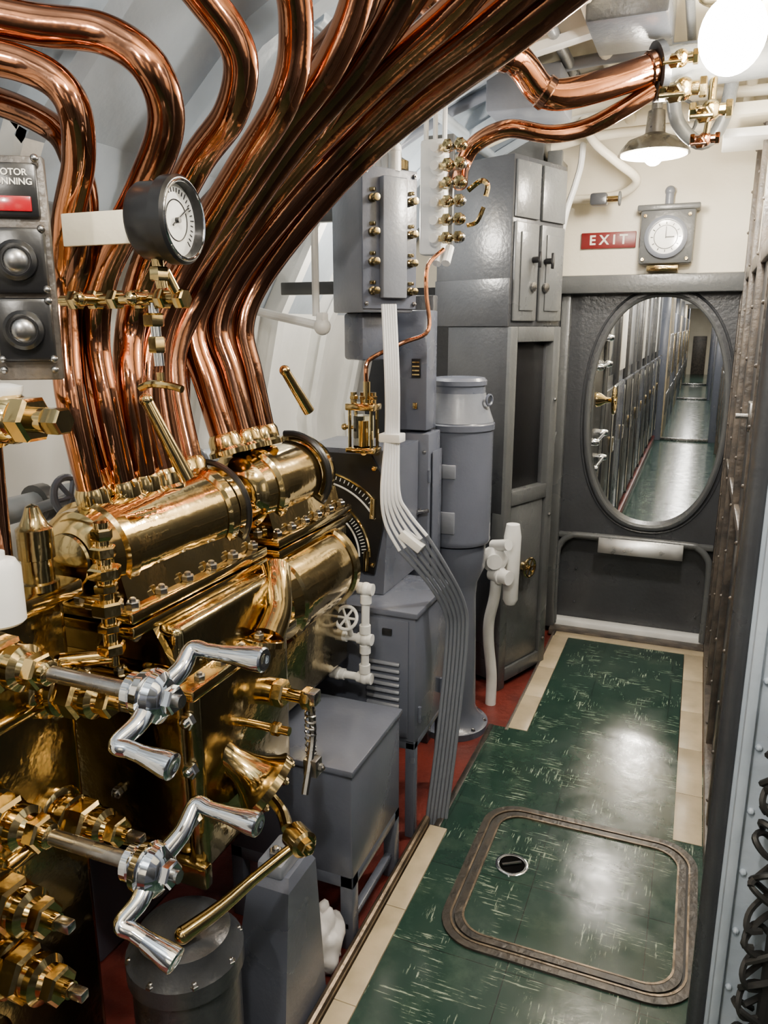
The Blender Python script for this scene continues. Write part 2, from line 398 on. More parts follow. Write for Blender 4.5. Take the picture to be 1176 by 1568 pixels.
for i in range(7):
    y=4.3+i*.95; o.box((.235,y,.0),(.262,y+.05,2.1),RUST,.004); o.box((.24,y+.15,.3),(.262,y+.8,1.0),MGRAY,.006)
for i in range(8):
    y=11.4+i*1.8; o.box((.22,y,.0),(.262,y+1.2,1.9),GRAY if i%2 else GRAYL,.008)
o.done()
o=O('ceiling_passage'); o.box((-.62,3.87,2.2),(.34,27,2.3),CREAM,0)
for y in (11,17.5,22):
    o.box((-.54,y,1.95),(.26,y+.06,2.2),WHITE,0); o.box((.17,y,0),(.26,y+.06,1.95),GRAY,.005); o.box((-.54,y,0),(-.43,y+.06,1.95),GRAY,.005); o.box((-.43,y,0),(.17,y+.06,.04),STEEL,.005)
o.done()
o=O('wall_passage_end')
o.box((-.62,27,0),(.4,27.1,2.2),CREAM,0); o.box((-.3,26.9,0),(.1,27,1.2),RUST,.01)
o.done()

# ------------------------------------------------------------------ deck hatch
o=O('deck_hatch')
def rring(o,A,B,z0,z1,m):
    n=len(A)
    vs=[(x,y,z0) for x,y in A]+[(x,y,z1) for x,y in A]+[(x,y,z1) for x,y in B]+[(x,y,z0) for x,y in B]
    fs=[[a*n+k,a*n+(k+1)%n,((a+1)%4)*n+(k+1)%n,((a+1)%4)*n+k] for a in range(4) for k in range(n)]
    o.poly(vs,fs,m)
rring(o,rrect(-.505,.118,1.555,2.175,.11),rrect(-.482,.095,1.578,2.152,.09),-.0,.006,RIM)
rring(o,rrect(-.485,.098,1.575,2.155,.092),rrect(-.480,.093,1.580,2.150,.09),-.0,.0075,RAIL)
rring(o,rrect(-.482,.095,1.578,2.152,.09),rrect(-.474,.087,1.586,2.144,.085),-.0,.002,BLACKR)
rring(o,rrect(-.474,.087,1.586,2.144,.085),rrect(-.452,.065,1.608,2.122,.07),-.0,.007,RIM)
rring(o,rrect(-.4555,.0685,1.6045,2.1255,.072),rrect(-.4505,.0635,1.6095,2.1205,.07),-.0,.008,RAIL)
o.prism(rrect(-.452,.065,1.608,2.122,.07),'Z',.0,.003,GREEN)
c=(-.375,1.895,.003)
o.lathe(c,(0,0,1),[(0,.047),(.003,.047),(.0045,.043),(.0035,.037),(.0005,.036),(.0004,0)],CHROME,28)
o.lathe((c[0],c[1],.0034),(0,0,1),[(0,.0368),(.0014,.0368)],HOLESHADE,28)  # flat disc painted as dark depth; no hole is cut here
o.cyl((-.40,1.88,.009),(-.352,1.91,.009),.0045,CHROME,seg=10)
o.done()

# ------------------------------------------------------------------ lamps
def point(name,loc,e,r=.05,col=(1,.9,.76)):
    l=bpy.data.lights.new(name,'POINT'); l.energy=e; l.shadow_soft_size=r; l.color=col
    ob=bpy.data.objects.new(name,l); ob.location=loc; bpy.context.collection.objects.link(ob); return ob
o=O('pendant_lamp')
lx,ly,lz=-.23,3.2,2.11
pr=[(.004,.128),(.02,.12),(.05,.095),(.068,.05),(.075,.036),(.1,.034),(.15,.03),(.155,.02),(.33,.02)]
o.lathe((lx,ly,lz),(0,0,1),pr,STEEL,40)
o.lathe((lx,ly,lz+.001),(0,0,1),[(0,.118),(.002,.11)],BULB2,32)
o.sph((lx,ly,lz),.035,BULB,16)
o.cyl((lx,ly,lz+.13),(lx,ly,2.45),.012,MGRAY)
o.tube([(lx+.03,ly,lz+.2),(lx+.12,ly,lz+.16),(lx+.13,ly,lz+.08),(lx+.05,ly,lz+.03)],.006,MGRAY,seg=8)
o.done()
point('lamp_light_pendant',(lx,ly,lz-.07),26,.05)
def fixture(name,x,y,z,bm,e,R=.05,col=(1,.93,.82),cage=True,lr=.05,top=2.45,drop=.07):
    o=O(name); s=R/.05
    o.lathe((x,y,z+.05*s),(0,0,1),[(0,.045*s),(.01,.055*s),(.04*s,.055*s),(.055*s,.03*s),(max(.06*s,top-z-.05*s),.025)],BRASSD,24)
    o.sph((x,y,z),R,bm,24,(1,1,1.15))
    if cage:
        for k in range(4):
            a=k*math.pi/2+.4; c,s_=math.cos(a),math.sin(a)
            o.tube([(x+c*.05,y+s_*.05,z+.06),(x+c*.07,y+s_*.07,z),(x+c*.045,y+s_*.045,z-.06),(x,y,z-.075)],.003,BRASSD,seg=6,smooth=3)
        o.torus((x,y,z),(0,0,1),.07,.003,BRASSD,20,6)
    o.done()
    point('lamp_light_'+name,(x,y,z-R-drop),e,lr,col)
fixture('globe_ceiling_lamp',0.0,2.45,2.25,BULB,68,R=.085,cage=False,lr=.06)
fixture('caged_fill_lamp',-.25,.3,2.3,BULB,60)  # added fill bulb above the camera, for highlights on brass and chrome
fixture('caged_fill_lamp',-1.08,2.75,1.98,BULB2,24,top=2.13)  # added hidden bulb to light the hull background
fixture('caged_fill_lamp',-.7,-.5,2.2,BULB,42)  # added fill bulb behind the camera, brightens the brass valves
fixture('caged_fill_lamp',.45,.7,2.25,BULB,26)  # another added fill bulb, out of view on the right
for (x,y,e) in ((-.31,4.45,30),(-.235,6.2,55)):
    fixture('passage_globe_lamp',x,y,2.06,BULB,e,R=.05,cage=False,lr=.05,top=2.2,drop=.05)
def pfix(y,e):
    o=O('passage_ceiling_lamp'); o.box((-.3,y-.3,2.15),(-.05,y+.3,2.2),WHITE,.006); o.box((-.28,y-.28,2.14),(-.07,y+.28,2.152),BULB2,.004); o.done()
    l=bpy.data.lights.new('passage_light','AREA'); l.energy=e; l.shape='RECTANGLE'; l.size=.22; l.size_y=.55; l.color=(1,.97,.9)
    ob=bpy.data.objects.new('passage_light',l); ob.location=(-.18,y,2.12); bpy.context.collection.objects.link(ob)
pfix(8.4,18); pfix(10.2,18); pfix(13,35); pfix(16,35); pfix(19.5,40); pfix(24,40)

# ------------------------------------------------------------------ exit sign, gauge box
o=O('exit_sign'); o.box((-.56,3.785,1.845),(-.32,3.80,1.915),REDS,.003)
o.text('E X I T',.058,at((-.44,3.784,1.88),FACE_MY),LETTER,off=.0012); o.done()
o=O('wall_gauge_box')
o.box((-.30,3.70,1.765),(-.075,3.8,2.0),MGRAY,.014); o.box((-.315,3.69,1.985),(-.06,3.8,2.01),MGRAY,.006)
o.lathe((-.19,3.70,1.875),(0,-1,0),[(0,.088),(.012,.088),(.018,.078),(.018,.07),(.004,.069)],GRAYL,36)
o.lathe((-.19,3.70,1.875),(0,-1,0),[(0,.069),(.008,.069)],DIALW,36)
o.torus((-.19,3.691,1.875),(0,1,0),.048,.0018,BLACK,30,5)
for k in range(12):
    a=k*math.pi/6; o.cyl((-.19+.052*math.cos(a),3.691,1.875+.052*math.sin(a)),(-.19+.062*math.cos(a),3.691,1.875+.062*math.sin(a)),.0016,BLACK,seg=5)
o.box((-.192,3.688,1.87),(-.188,3.691,1.918),BLACK,0); o.box((-.19,3.688,1.873),(-.155,3.691,1.877),BLACK,0)
o.cyl((-.19,3.76,2.0),(-.19,3.76,2.06),.018,GRAYL); o.sph((-.19,3.76,2.07),.022,GRAYL,12)
for x in(-.28,-.1):
    for z in (1.785,1.965): o.bolt((x,3.70,z),(0,-1,0),.008,BRASS)
o.box((-.26,3.695,1.735),(-.13,3.8,1.76),BRASS,.004)
o.done()

# ------------------------------------------------------------------ copper pipe bundle
o=O('copper_pipe_bundle')
pipes=[
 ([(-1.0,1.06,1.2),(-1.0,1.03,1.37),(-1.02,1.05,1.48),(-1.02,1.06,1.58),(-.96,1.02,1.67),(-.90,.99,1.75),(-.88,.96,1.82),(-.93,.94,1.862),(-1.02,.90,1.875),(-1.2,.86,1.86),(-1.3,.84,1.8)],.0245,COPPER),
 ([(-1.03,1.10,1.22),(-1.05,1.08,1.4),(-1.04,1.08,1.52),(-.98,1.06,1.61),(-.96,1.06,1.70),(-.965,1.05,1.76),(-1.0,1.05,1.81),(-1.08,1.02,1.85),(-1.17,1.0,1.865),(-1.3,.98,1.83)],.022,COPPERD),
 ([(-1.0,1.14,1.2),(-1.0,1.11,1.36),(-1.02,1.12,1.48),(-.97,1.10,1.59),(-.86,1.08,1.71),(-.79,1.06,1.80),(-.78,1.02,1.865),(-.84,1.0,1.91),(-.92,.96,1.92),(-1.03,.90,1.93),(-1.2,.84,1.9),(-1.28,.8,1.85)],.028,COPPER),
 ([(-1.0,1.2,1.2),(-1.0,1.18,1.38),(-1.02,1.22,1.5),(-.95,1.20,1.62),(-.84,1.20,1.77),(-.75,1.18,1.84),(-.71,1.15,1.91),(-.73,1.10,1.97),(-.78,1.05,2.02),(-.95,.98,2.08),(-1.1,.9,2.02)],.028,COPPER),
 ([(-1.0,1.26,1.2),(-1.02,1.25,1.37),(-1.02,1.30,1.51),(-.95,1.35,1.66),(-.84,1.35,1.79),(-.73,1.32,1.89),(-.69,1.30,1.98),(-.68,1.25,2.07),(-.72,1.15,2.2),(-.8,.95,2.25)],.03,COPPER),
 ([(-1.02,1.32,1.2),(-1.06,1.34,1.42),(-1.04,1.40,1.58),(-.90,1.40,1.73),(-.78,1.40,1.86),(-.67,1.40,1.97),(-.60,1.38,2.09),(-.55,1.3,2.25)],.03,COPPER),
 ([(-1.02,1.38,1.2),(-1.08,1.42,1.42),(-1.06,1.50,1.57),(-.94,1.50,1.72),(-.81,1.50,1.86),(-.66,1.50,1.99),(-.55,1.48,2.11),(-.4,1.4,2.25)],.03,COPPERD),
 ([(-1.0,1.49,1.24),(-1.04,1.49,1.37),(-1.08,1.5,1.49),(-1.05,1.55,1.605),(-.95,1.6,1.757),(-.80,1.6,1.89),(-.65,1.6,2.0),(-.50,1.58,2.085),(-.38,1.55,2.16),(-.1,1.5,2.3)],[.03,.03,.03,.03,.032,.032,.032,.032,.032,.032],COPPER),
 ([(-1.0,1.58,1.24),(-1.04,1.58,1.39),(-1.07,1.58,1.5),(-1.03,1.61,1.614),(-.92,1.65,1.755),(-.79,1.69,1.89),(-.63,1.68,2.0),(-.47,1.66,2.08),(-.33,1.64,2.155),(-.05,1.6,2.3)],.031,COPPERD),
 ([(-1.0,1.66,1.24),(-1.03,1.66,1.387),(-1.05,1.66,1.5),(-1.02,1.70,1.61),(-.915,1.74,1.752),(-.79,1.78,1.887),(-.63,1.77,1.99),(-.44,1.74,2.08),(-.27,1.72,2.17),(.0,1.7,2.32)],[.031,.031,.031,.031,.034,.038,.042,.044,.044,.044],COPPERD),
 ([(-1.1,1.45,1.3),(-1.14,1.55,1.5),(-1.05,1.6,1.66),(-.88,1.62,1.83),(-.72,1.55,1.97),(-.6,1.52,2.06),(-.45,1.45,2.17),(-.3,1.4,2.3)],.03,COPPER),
 ([(-1.1,1.3,1.3),(-1.14,1.36,1.48),(-1.02,1.42,1.68),(-.86,1.45,1.83),(-.74,1.42,1.95),(-.62,1.42,2.06),(-.55,1.35,2.2)],.03,COPPERD),
]
for P,r,m in pipes: o.tube(P,r,m,seg=28,smooth=8)
for P,r,m in pipes[:10]:
    if isinstance(r,list): r=r[0]
    p=V(P[0]); d=(V(P[1])-p).normalized()
    o.lathe(p-d*.03,d,[(0,r*1.45),(.012,r*1.45),(.018,r*1.25),(.04,r*1.22),(.05,r*1.05)],BRASS,24)
o.done()
o=O('copper_elbow_pipe')
o.tube([(-.72,2.05,2.31),(-.67,2.2,2.26),(-.63,2.3,2.25),(-.575,2.38,2.245),(-.545,2.42,2.22),(-.51,2.45,2.175),(-.47,2.47,2.158),(-.41,2.5,2.165),(-.31,2.55,2.195),(-.20,2.6,2.235)],.043,COPPER,seg=28,smooth=8)
for p,d in (((-.60,2.35,2.25),(.6,.7,-.1)),((-.50,2.455,2.17),(.7,.4,-.5)),((-.22,2.59,2.228),(.9,.4,.3))):
    o.lathe(p,d,[(0,.046),(.004,.049),(.022,.049),(.026,.046)],COPPERD,28)
o.done()
o=O('copper_feed_pipe')
o.tube([(-.74,2.44,1.93),(-.75,2.5,1.99),(-.71,2.5,2.05),(-.61,2.5,2.085),(-.49,2.55,2.07),(-.39,2.6,2.09),(-.29,2.6,2.13),(-.20,2.61,2.18)],.026,COPPER,seg=20,smooth=8)
o.done()

# ------------------------------------------------------------------ brass air manifold
o=O('brass_air_manifold')
ax=(-1.0,1.10)
o.lathe((ax[0],.99,ax[1]),(0,1,0),[(0,0),(.0,.045),(.006,.068),(.02,.083),(.045,.088),(.05,.096),(.075,.096),(.08,.092),(.23,.092),(.30,.094),(.36,.096),(.365,.104),(.39,.104),(.395,.094),(.44,.094)],BRASS,56)
o.lathe((ax[0],.988,ax[1]),(0,-1,0),[(0,.05),(.005,.048),(.012,.03),(.014,0)],BRASSD,40)
o.tube([(ax[0]+.108*math.cos(t),1.41,ax[1]+.108*math.sin(t)) for t in [math.radians(-50+i*15) for i in range(11)]],.007,BLACK,seg=8,smooth=2)
o.lathe((ax[0],1.5,ax[1]+.01),(0,1,0),[(0,.03),(.01,.07),(.03,.09),(.07,.095),(.075,.106),(.1,.106),(.105,.097),(.2,.097),(.31,.097),(.315,.108),(.34,.108),(.345,.098),(.38,.092),(.41,.07),(.42,0)],BRASS,56)
o.tube([(ax[0]+.112*math.cos(t),1.80,ax[1]+.01+.112*math.sin(t)) for t in [math.radians(-50+i*15) for i in range(11)]],.009,BLACK,seg=8,smooth=2)
for y0,y1,zz in ((.99,1.45,.995),(1.5,1.91,.995)):
    o.box((-1.13,y0,zz),(-.872,y1,zz+.022),BRASS,.006)
    o.box((-1.13,y0,zz-.027),(-.872,y1,zz-.004),BRASS,.006)
    n=6
    for k in range(n):
        y=y0+.03+(y1-y0-.06)*k/(n-1)
        o.bolt((-.893,y,zz+.022),(0,0,1),.0125,STEEL,.012); o.bolt((-.893,y,zz-.027),(0,0,-1),.011,STEEL,.01)
        o.bolt((-1.11,y,zz+.022),(0,0,1),.0125,STEEL,.012)
    for k in range(3):
        x=-1.06+.06*k; o.bolt((x,y0+.018,zz+.022),(0,0,1),.012,STEEL,.012)
    o.prism([(-1.11,zz+.02),(-.9,zz+.02),(-.915,zz+.075),(-1.085,zz+.075)],'Y',y0+.03,y1-.02,BRASS)
o.box((-1.2,1.06,.45),(-.83,1.43,.97),BRASSD,.018,seg=3)
o.box((-1.15,1.5,.55),(-.88,1.9,.97),BRASSD,.02,seg=3)
o.box((-.84,1.05,.47),(-.795,1.4,.86),BRASSD,.02,seg=3)
o.box((-1.2,1.03,.845),(-.785,1.42,.868),BRASS,.006); o.box((-1.16,1.05,.868),(-.83,1.42,.9),BRASS,.01)
o.prism([(-1.12,.9),(-.84,.9),(-.88,.97),(-1.12,.97)],'Y',1.05,1.42,BRASS)
o.box((-1.2,1.035,.45),(-.785,1.06,.5),BRASSD,.006)
for z in (.8,.70,.60): o.bolt((-.81,1.05,z),(0,-1,0),.016,CHROME,.015)
for z in (.79,.6): o.bolt((-1.0,1.06,z),(0,-1,0),.012,STEEL,.012)
for y in (1.08,1.15,1.22,1.29,1.36): o.bolt((-.805,y,.868),(0,0,1),.011,STEEL)
for x in (-.88,-.96,-1.04): o.bolt((x,1.045,.868),(0,0,1),.011,STEEL)
o.lathe((-.925,1.46,.86),(0,1,0),[(0,.02),(.004,.07),(.02,.1),(.05,.112),(.055,.12),(.075,.12),(.08,.114),(.25,.114),(.33,.112),(.335,.12),(.355,.12),(.36,.11),(.38,.09),(.39,0)],BRASS,56)
o.tube([(-.85,1.44,.965),(-.83,1.41,.945),(-.805,1.37,.9),(-.80,1.32,.86)],[.036,.033,.03,.034],BRASS,seg=20)
o.lathe((-.80,1.3,.86),(0,.3,1),[(-.012,.045),(.0,.045),(.004,.034)],BRASS,24)
q=V((.62,.2,-.55)).normalized(); qq=q.to_track_quat('Z','Y')
o.lathe((-.83,1.14,.70),q,[(0,.036),(.02,.026),(.05,.026),(.08,.034),(.105,.046),(.125,.062),(.132,.072),(.148,.072),(.152,.055),(.152,0)],BRASS,36)
for k in range(6):
    a=k*math.pi/3; p=V((-.83,1.14,.70))+q*.15+qq@V((.06*math.cos(a),.06*math.sin(a),0)); o.bolt(p,q,.008,BRASS)
o.lathe((-.82,1.3,.745),(1,0,0),[(0,.045),(.02,.045),(.024,.03),(.045,.03)],BRASS,24)
o.hexn((-.775,1.3,.745),(1,0,0),.03,.025,BRASS); o.cyl((-.75,1.3,.745),(-.71,1.3,.745),.014,BRASS); o.hexn((-.71,1.3,.745),(1,0,0),.024,.02,BRASS)
o.cyl((-.80,1.22,.71),(-.70,1.22,.71),.009,BRASS); o.hexn((-.74,1.22,.71),(1,0,0),.014,.02,BRASS)
o.tube([(-.695,1.3,.75),(-.69,1.3,.66),(-.68,1.24,.56)],.008,STEEL,seg=8)
sp=[]
for i in range(60):
    a=i*.8; sp.append((-.695+.011*math.cos(a),1.3+.011*math.sin(a),.72-.0018*i))
o.tube(sp,.0025,STEEL,seg=5,smooth=1)
o.box((-.705,1.285,.735),(-.675,1.315,.765),STEEL,.004)
o.box((-.70,1.27,.58),(-.668,1.3,.62),STEEL,.004); o.bolt((-.668,1.285,.60),(1,0,0),.009,STEEL)
for p0,p1 in (((-.93,1.14,1.37),(-.88,1.18,1.22)),((-.9,1.6,1.4),(-.87,1.66,1.3))):
    o.cyl(p0,p1,.011,BRASS,r1=.014); o.sph(p0,.013,BRASS,12)
o.lathe((-.80,1.24,.55),(1,0,0),[(0,.05),(.02,.05),(.026,.04)],BRASSD,28)
o.done()

o=O('valve_chest')
o.box((-1.3,.40,-.03),(-.95,.93,1.07),BRASSD,.02,seg=3)
o.box((-1.32,.38,1.06),(-.93,.95,1.09),BRASS,.008)
o.box((-.955,.42,.895),(-.935,.91,.91),BRASS,.004); o.box((-.955,.42,.66),(-.935,.91,.675),BRASS,.004)
def bonnet(o,y,z,x0=-.955,stem=None,s=1.0):
    o.lathe((x0,y,z),(1,0,0),[(0,.052*s),(.012,.052*s),(.015,.048*s),(.018,.036*s),(.03,.036*s),(.034,.043*s),(.044,.043*s),(.048,.034*s)],BRASS,36)
    o.hexn((x0+.048,y,z),(1,0,0),.041*s,.034,BRASS)
    o.lathe((x0+.082,y,z),(1,0,0),[(0,.03*s),(.008,.028*s),(.012,.034*s),(.024,.034*s),(.03,.024*s),(.042,.02*s)],BRASS,32)
    o.hexn((x0+.12,y,z),(1,0,0),.027*s,.022,BRASS)
    x=x0+.142
    if stem:
        o.cyl((x,y,z),(stem,y,z),.0115*s,STEEL,seg=16)
        o.lathe((x,y,z),(1,0,0),[(0,.018*s),(.01,.018*s),(.014,.012*s)],BRASS,20)
    else:
        o.cyl((x,y,z),(x+.015,y,z),.012*s,BRASS,seg=16); o.box((x+.015,y-.008,z-.008),(x+.042,y+.008,z+.008),STEEL,.002)
bonnet(o,.74,1.03,-.955,stem=-.64); bonnet(o,.71,.79,-.955,stem=-.64)
bonnet(o,.87,.92,s=.95); bonnet(o,.86,.69,s=.95); bonnet(o,.585,.88,s=1.0,stem=-.80)
bonnet(o,.70,.655,s=1.05); bonnet(o,.71,.525,s=1.1); bonnet(o,.57,.70,s=1.0); bonnet(o,.66,.39,s=1.1)
o.done()
def crank(hub,arms):
    o=O('crank_handle'); h=V(hub)
    o.lathe(h-V((.05,0,0)),(1,0,0),[(0,.02),(.004,.026),(.014,.026),(.016,.02),(.022,.03),(.025,.034),(.036,.036),(.038,.03),(.042,.03),(.044,.036),(.054,.034),(.06,.026),(.064,.02)],CHROME,32)
    o.hexn(h+V((.012,0,0)),(1,0,0),.019,.014,CHROME); o.cyl(h+V((.02,0,0)),h+V((.034,0,0)),.009,STEEL)
    for tip,end in arms:
        t=V(tip);e=V(end)
        d=(e-t)
        o.tube([h-V((.012,0,0)),h*.45+t*.55,t-d*.05,t+d*.18,t+d*.4],[.016,.013,.0115,.011,.0115],CHROME,seg=18,smooth=6)
        o.lathe(t+d*.3,d,[(0,.0105),(d.length*.25,.013),(d.length*.55,.0168),(d.length*.66,.0168),(d.length*.68,.0145),(d.length*.685,.009),(d.length*.67,.006)],CHROME,24)
    o.done()
crank((-.615,.74,1.03),[((-.6,.80,1.075),(-.49,.80,1.078)),((-.62,.665,1.0),(-.54,.665,.988))])
crank((-.615,.71,.79),[((-.6,.785,.845),(-.50,.785,.84)),((-.62,.645,.755),(-.54,.645,.727))])
o=O('brass_lever')
o.tube([(-.765,.94,.445),(-.72,.99,.475),(-.68,1.04,.51),(-.62,1.10,.56)],[.016,.0135,.011,.010],BRASS,seg=16)
o.sph((-.768,.937,.443),.0165,BRASS,14)
o.lathe((-.64,1.12,.56),(.8,-.5,0),[(0,.026),(.04,.026),(.045,.02)],BRASS,20); o.bolt((-.603,1.097,.56),(.8,-.5,0),.015,BRASS)
o.tube([(-.66,1.13,.56),(-.7,1.17,.57),(-.78,1.2,.6)],.012,BRASS,seg=10)
o.done()
o=O('relief_valve')
o.lathe((-.955,.88,1.09),(0,0,1),[(0,.03),(.012,.03),(.014,.024),(.05,.024),(.052,.028),(.1,.028),(.105,.022),(.12,.015),(.135,.01),(.14,0)],BRASSD,24)
o.done()
o=O('relief_valve')
p=(-.885,.95,.94)
o.cyl(p,(p[0],p[1],1.19),.012,BRASS)
for z,r,h in ((.96,.024,.02),(1.0,.02,.015),(1.03,.027,.025),(1.07,.02,.015),(1.095,.028,.02),(1.13,.022,.02),(1.16,.018,.02)):
    o.hexn((p[0],p[1],z),(0,0,1),r,h,BRASS)
o.cyl((p[0]-.04,p[1],1.045),(p[0],p[1],1.045),.012,BRASS)
o.cyl((p[0],p[1],.955),(-.95,.9,.955),.014,BRASS)
o.done()
o=O('plastic_canister'); o.lathe((-.89,.745,1.09),(0,0,1),[(0,.03),(.004,.034),(.08,.034),(.092,.028),(.095,.015),(.105,.015),(.105,0)],WHITE,32); o.done()
o=O('globe_valve')
o.sph((-.9,.8,1.375),.036,WHITE,24,(1.1,1,1)); o.lathe((-.98,.8,1.375),(1,0,0),[(0,.03),(.05,.03),(.055,.043),(.065,.043),(.07,.036),(.1,.036),(.11,.03)],BRASS,28)
o.hexn((-.87,.8,1.375),(1,0,0),.034,.03,BRASS); o.cyl((-.84,.8,1.375),(-.82,.8,1.375),.018,BRASS); o.hexn((-.82,.8,1.375),(1,0,0),.02,.03,BRASSD)
o.lathe((-.9,.8,1.405),(0,0,1),[(0,.024),(.008,.028),(.014,.028),(.018,.012)],WHITE,20)
o.tube([(-.93,.8,1.35),(-.935,.8,1.2),(-.935,.8,1.1)],.014,COPPERD,seg=12)
o.tube([(-.96,.8,1.375),(-1.1,.8,1.375),(-1.5,.8,1.375)],.02,BRASSD,seg=12)
o.done()

# ------------------------------------------------------------------ motor indicator panel (turned towards the walkway)
o=O('indicator_panel')
pp=(-.887,.85,0); pyaw=math.radians(33)
PM=Matrix.Translation(pp)@Matrix.Rotation(pyaw,4,'Z')
pb=lambda x0,x1,y0,y1,z0,z1,m,b=.003: o.box((pp[0]+x0,pp[1]+y0,z0),(pp[0]+x1,pp[1]+y1,z1),m,b,yaw=pyaw,pivot=pp)
L=lambda x,y,z: PM@V((x,y,z)); nd=(PM.to_3x3()@V((0,-1,0)))
pb(-.05,.038,0,.015,1.425,1.725,RUST,.003)
pb(-.036,.03,-.01,0,1.645,1.715,BLACK,.004)
pb(-.027,.021,-.013,-.009,1.652,1.672,REDL,.002)
o.text('MOTOR\nRUNNING',.0118,PM@at((-.003,-.0105,1.696),FACE_MY),LETTER,off=.0002)
for z in (1.588,1.495):
    pb(-.042,.033,-.014,0,z-.044,z+.044,BLACK,.012)
    o.lathe(L(-.004,-.014,z),nd,[(0,.027),(.01,.027),(.014,.022),(.010,.019)],BLACK,28)
    o.lathe(L(-.004,-.022,z),nd,[(0,.0185),(.005,.016),(.009,.01),(.010,0)],STEEL,24)
for z in (1.44,1.455,1.535,1.55,1.63,1.72):
    for x in (-.038,.03): o.sph(L(x,-.012,z),.0055,STEEL,10)
pb(-.055,-.02,.002,.014,1.725,1.79,RUST)
o.tube([L(-.04,.01,1.74),(-1.1,.9,1.74),(-1.4,.95,1.7)],.015,RUST,seg=8)
o.done()
# pressure gauge
o=O('pressure_gauge')
d=V((.996,.09,.0)).normalized(); c=V((-.775,.965,1.648))
o.lathe(c,d,[(0,0),(0,.04),(.006,.05),(.012,.054),(.05,.054),(.052,.061),(.07,.061),(.074,.057),(.074,.051),(.055,.05)],BLACK,48)
o.lathe(c+d*.058,d,[(0,.0505),(.002,.0505)],DIALW,40)
o.torus(c+d*.074,d,.0535,.002,CHROME,48,8)
q=d.to_track_quat('Z','Y')
for k in range(28):
    a=math.radians(-45+k*10); p=c+d*.0605
    o.cyl(p+q@V((.038*math.cos(a),.038*math.sin(a),0)),p+q@V(((.044+.003*(k%5==0))*math.cos(a),(.044+.003*(k%5==0))*math.sin(a),0)),.0008,BLACK,seg=5)
o.torus(c+d*.0605,d,.028,.0008,BLACK,40,5)
o.cyl(c+d*.062-q@V((.012,.008,0)),c+d*.062+q@V((.032,.02,0)),.0015,BLACK,seg=5); o.cyl(c+d*.06,c+d*.066,.004,BLACK)
o.box((-.93,.972,1.62),(-.765,.979,1.668),CREAM,.002)
o.cyl((-.75,.965,1.6),(-.747,.97,1.555),.009,BRASS); o.hexn((-.748,.967,1.565),(0,0,1),.015,.02,BRASS)
o.done()
o=O('gauge_valve_manifold')
yy=1.0
o.cyl((-.97,yy,1.54),(-.73,yy,1.542),.009,BRASS,seg=12)
for x in (-.94,-.9,-.86,-.81,-.77,-.735):
    o.hexn((x-.01,yy,1.541),(1,0,0),.016,.018,BRASS)
for x in (-.9,-.80): o.cyl((x,yy,1.541),(x,yy-.03,1.541),.01,BRASS); o.sph((x,yy-.035,1.541),.012,BRASS,10)
o.hexn((-.79,yy,1.50),(0,0,1),.017,.02,BRASS)
o.cyl((-.79,yy,1.535),(-.785,yy,1.44),.008,CHROME); o.hexn((-.787,yy,1.46),(0,0,1),.014,.025,BRASS)
o.cyl((-.785,yy,1.43),(-.785,yy,1.41),.006,BRASS); o.tube([(-.825,yy,1.405),(-.8,yy-.005,1.412),(-.77,yy,1.41),(-.745,yy,1.405)],.006,BRASS,seg=8)
o.cyl((-.74,yy,1.54),(-.748,.98,1.58),.008,BRASS)
o.done()

# ------------------------------------------------------------------ lower foreground
o=O('grey_pedestal')
def frus(o,a,b,z0,z1,m):
    (x0,x1,y0,y1),(u0,u1,w0,w1)=a,b
    o.poly([(x0,y0,z0),(x1,y0,z0),(x1,y1,z0),(x0,y1,z0),(u0,w0,z1),(u1,w0,z1),(u1,w1,z1),(u0,w1,z1)],[[3,2,1,0],[4,5,6,7],[0,1,5,4],[1,2,6,5],[2,3,7,6],[3,0,4,7]],m)
frus(o,(-.83,-.68,1.12,1.32),(-.775,-.68,1.16,1.28),-.03,.38,GRAY)
frus(o,(-.775,-.68,1.16,1.28),(-.755,-.69,1.18,1.27),.38,.40,GRAY)
o.box((-.76,1.17,.395),(-.70,1.27,.43),GRAYL,.008); o.bolt((-.73,1.2,.43),(0,0,1),.015,STEEL)
o.box((-.85,1.1,-.03),(-.68,1.34,-.01),GRAY,.004)
o.done()
o=O('grey_motor_housing')
o.lathe((-.8,.98,-.03),(0,0,1),[(0,.115),(.02,.115),(.025,.1),(.36,.1),(.365,.108),(.4,.108),(.42,.09),(.44,.085),(.46,.04),(.46,0)],DGRAY,40)
for k in range(8):
    a=k*math.pi/4; o.bolt((-.8+.1*math.cos(a),.98+.1*math.sin(a),.368),(0,0,1),.009,STEEL)
o.done()
o=O('bench')
x0,x1,y0,y1=-1.03,-.68,1.47,1.79
o.box((x0,y0,.18),(x1,y1,.47),GRAY,.005); o.box((x0-.008,y0-.008,.465),(x1+.006,y1+.008,.482),GRAY,.004)
for x in (x0,x1-.035):
    for y in (y0,y1-.035): o.box((x,y,-.03),(x+.035,y+.035,.185),GRAY,.003)
o.box((x0,y0,.15),(x1,y0+.035,.185),GRAY,.003); o.box((x1-.035,y0,.15),(x1,y1,.185),GRAY,.003)
o.box((x1-.03,y0,.03),(x1-.01,y1,.05),GRAY,.003)
o.done()
o=O('louvred_locker')
x0,x1,y0,y1=-1.05,-.69,1.94,2.25
o.box((x0,y0,.29),(x1,y1,.69),GRAY,.004); o.box((x0-.01,y0-.01,.69),(x1+.008,y1+.01,.708),GRAY,.004)
o.box((x0,y0-.006,.31),(x1-.02,y0,.68),GRAY,.003)
for k in range(9):
    z=.36+k*.022
    o.box((-.84,y0-.014,z),(-.735,y0-.004,z+.012),GRAYL,.004,tilt=('X',-.5))
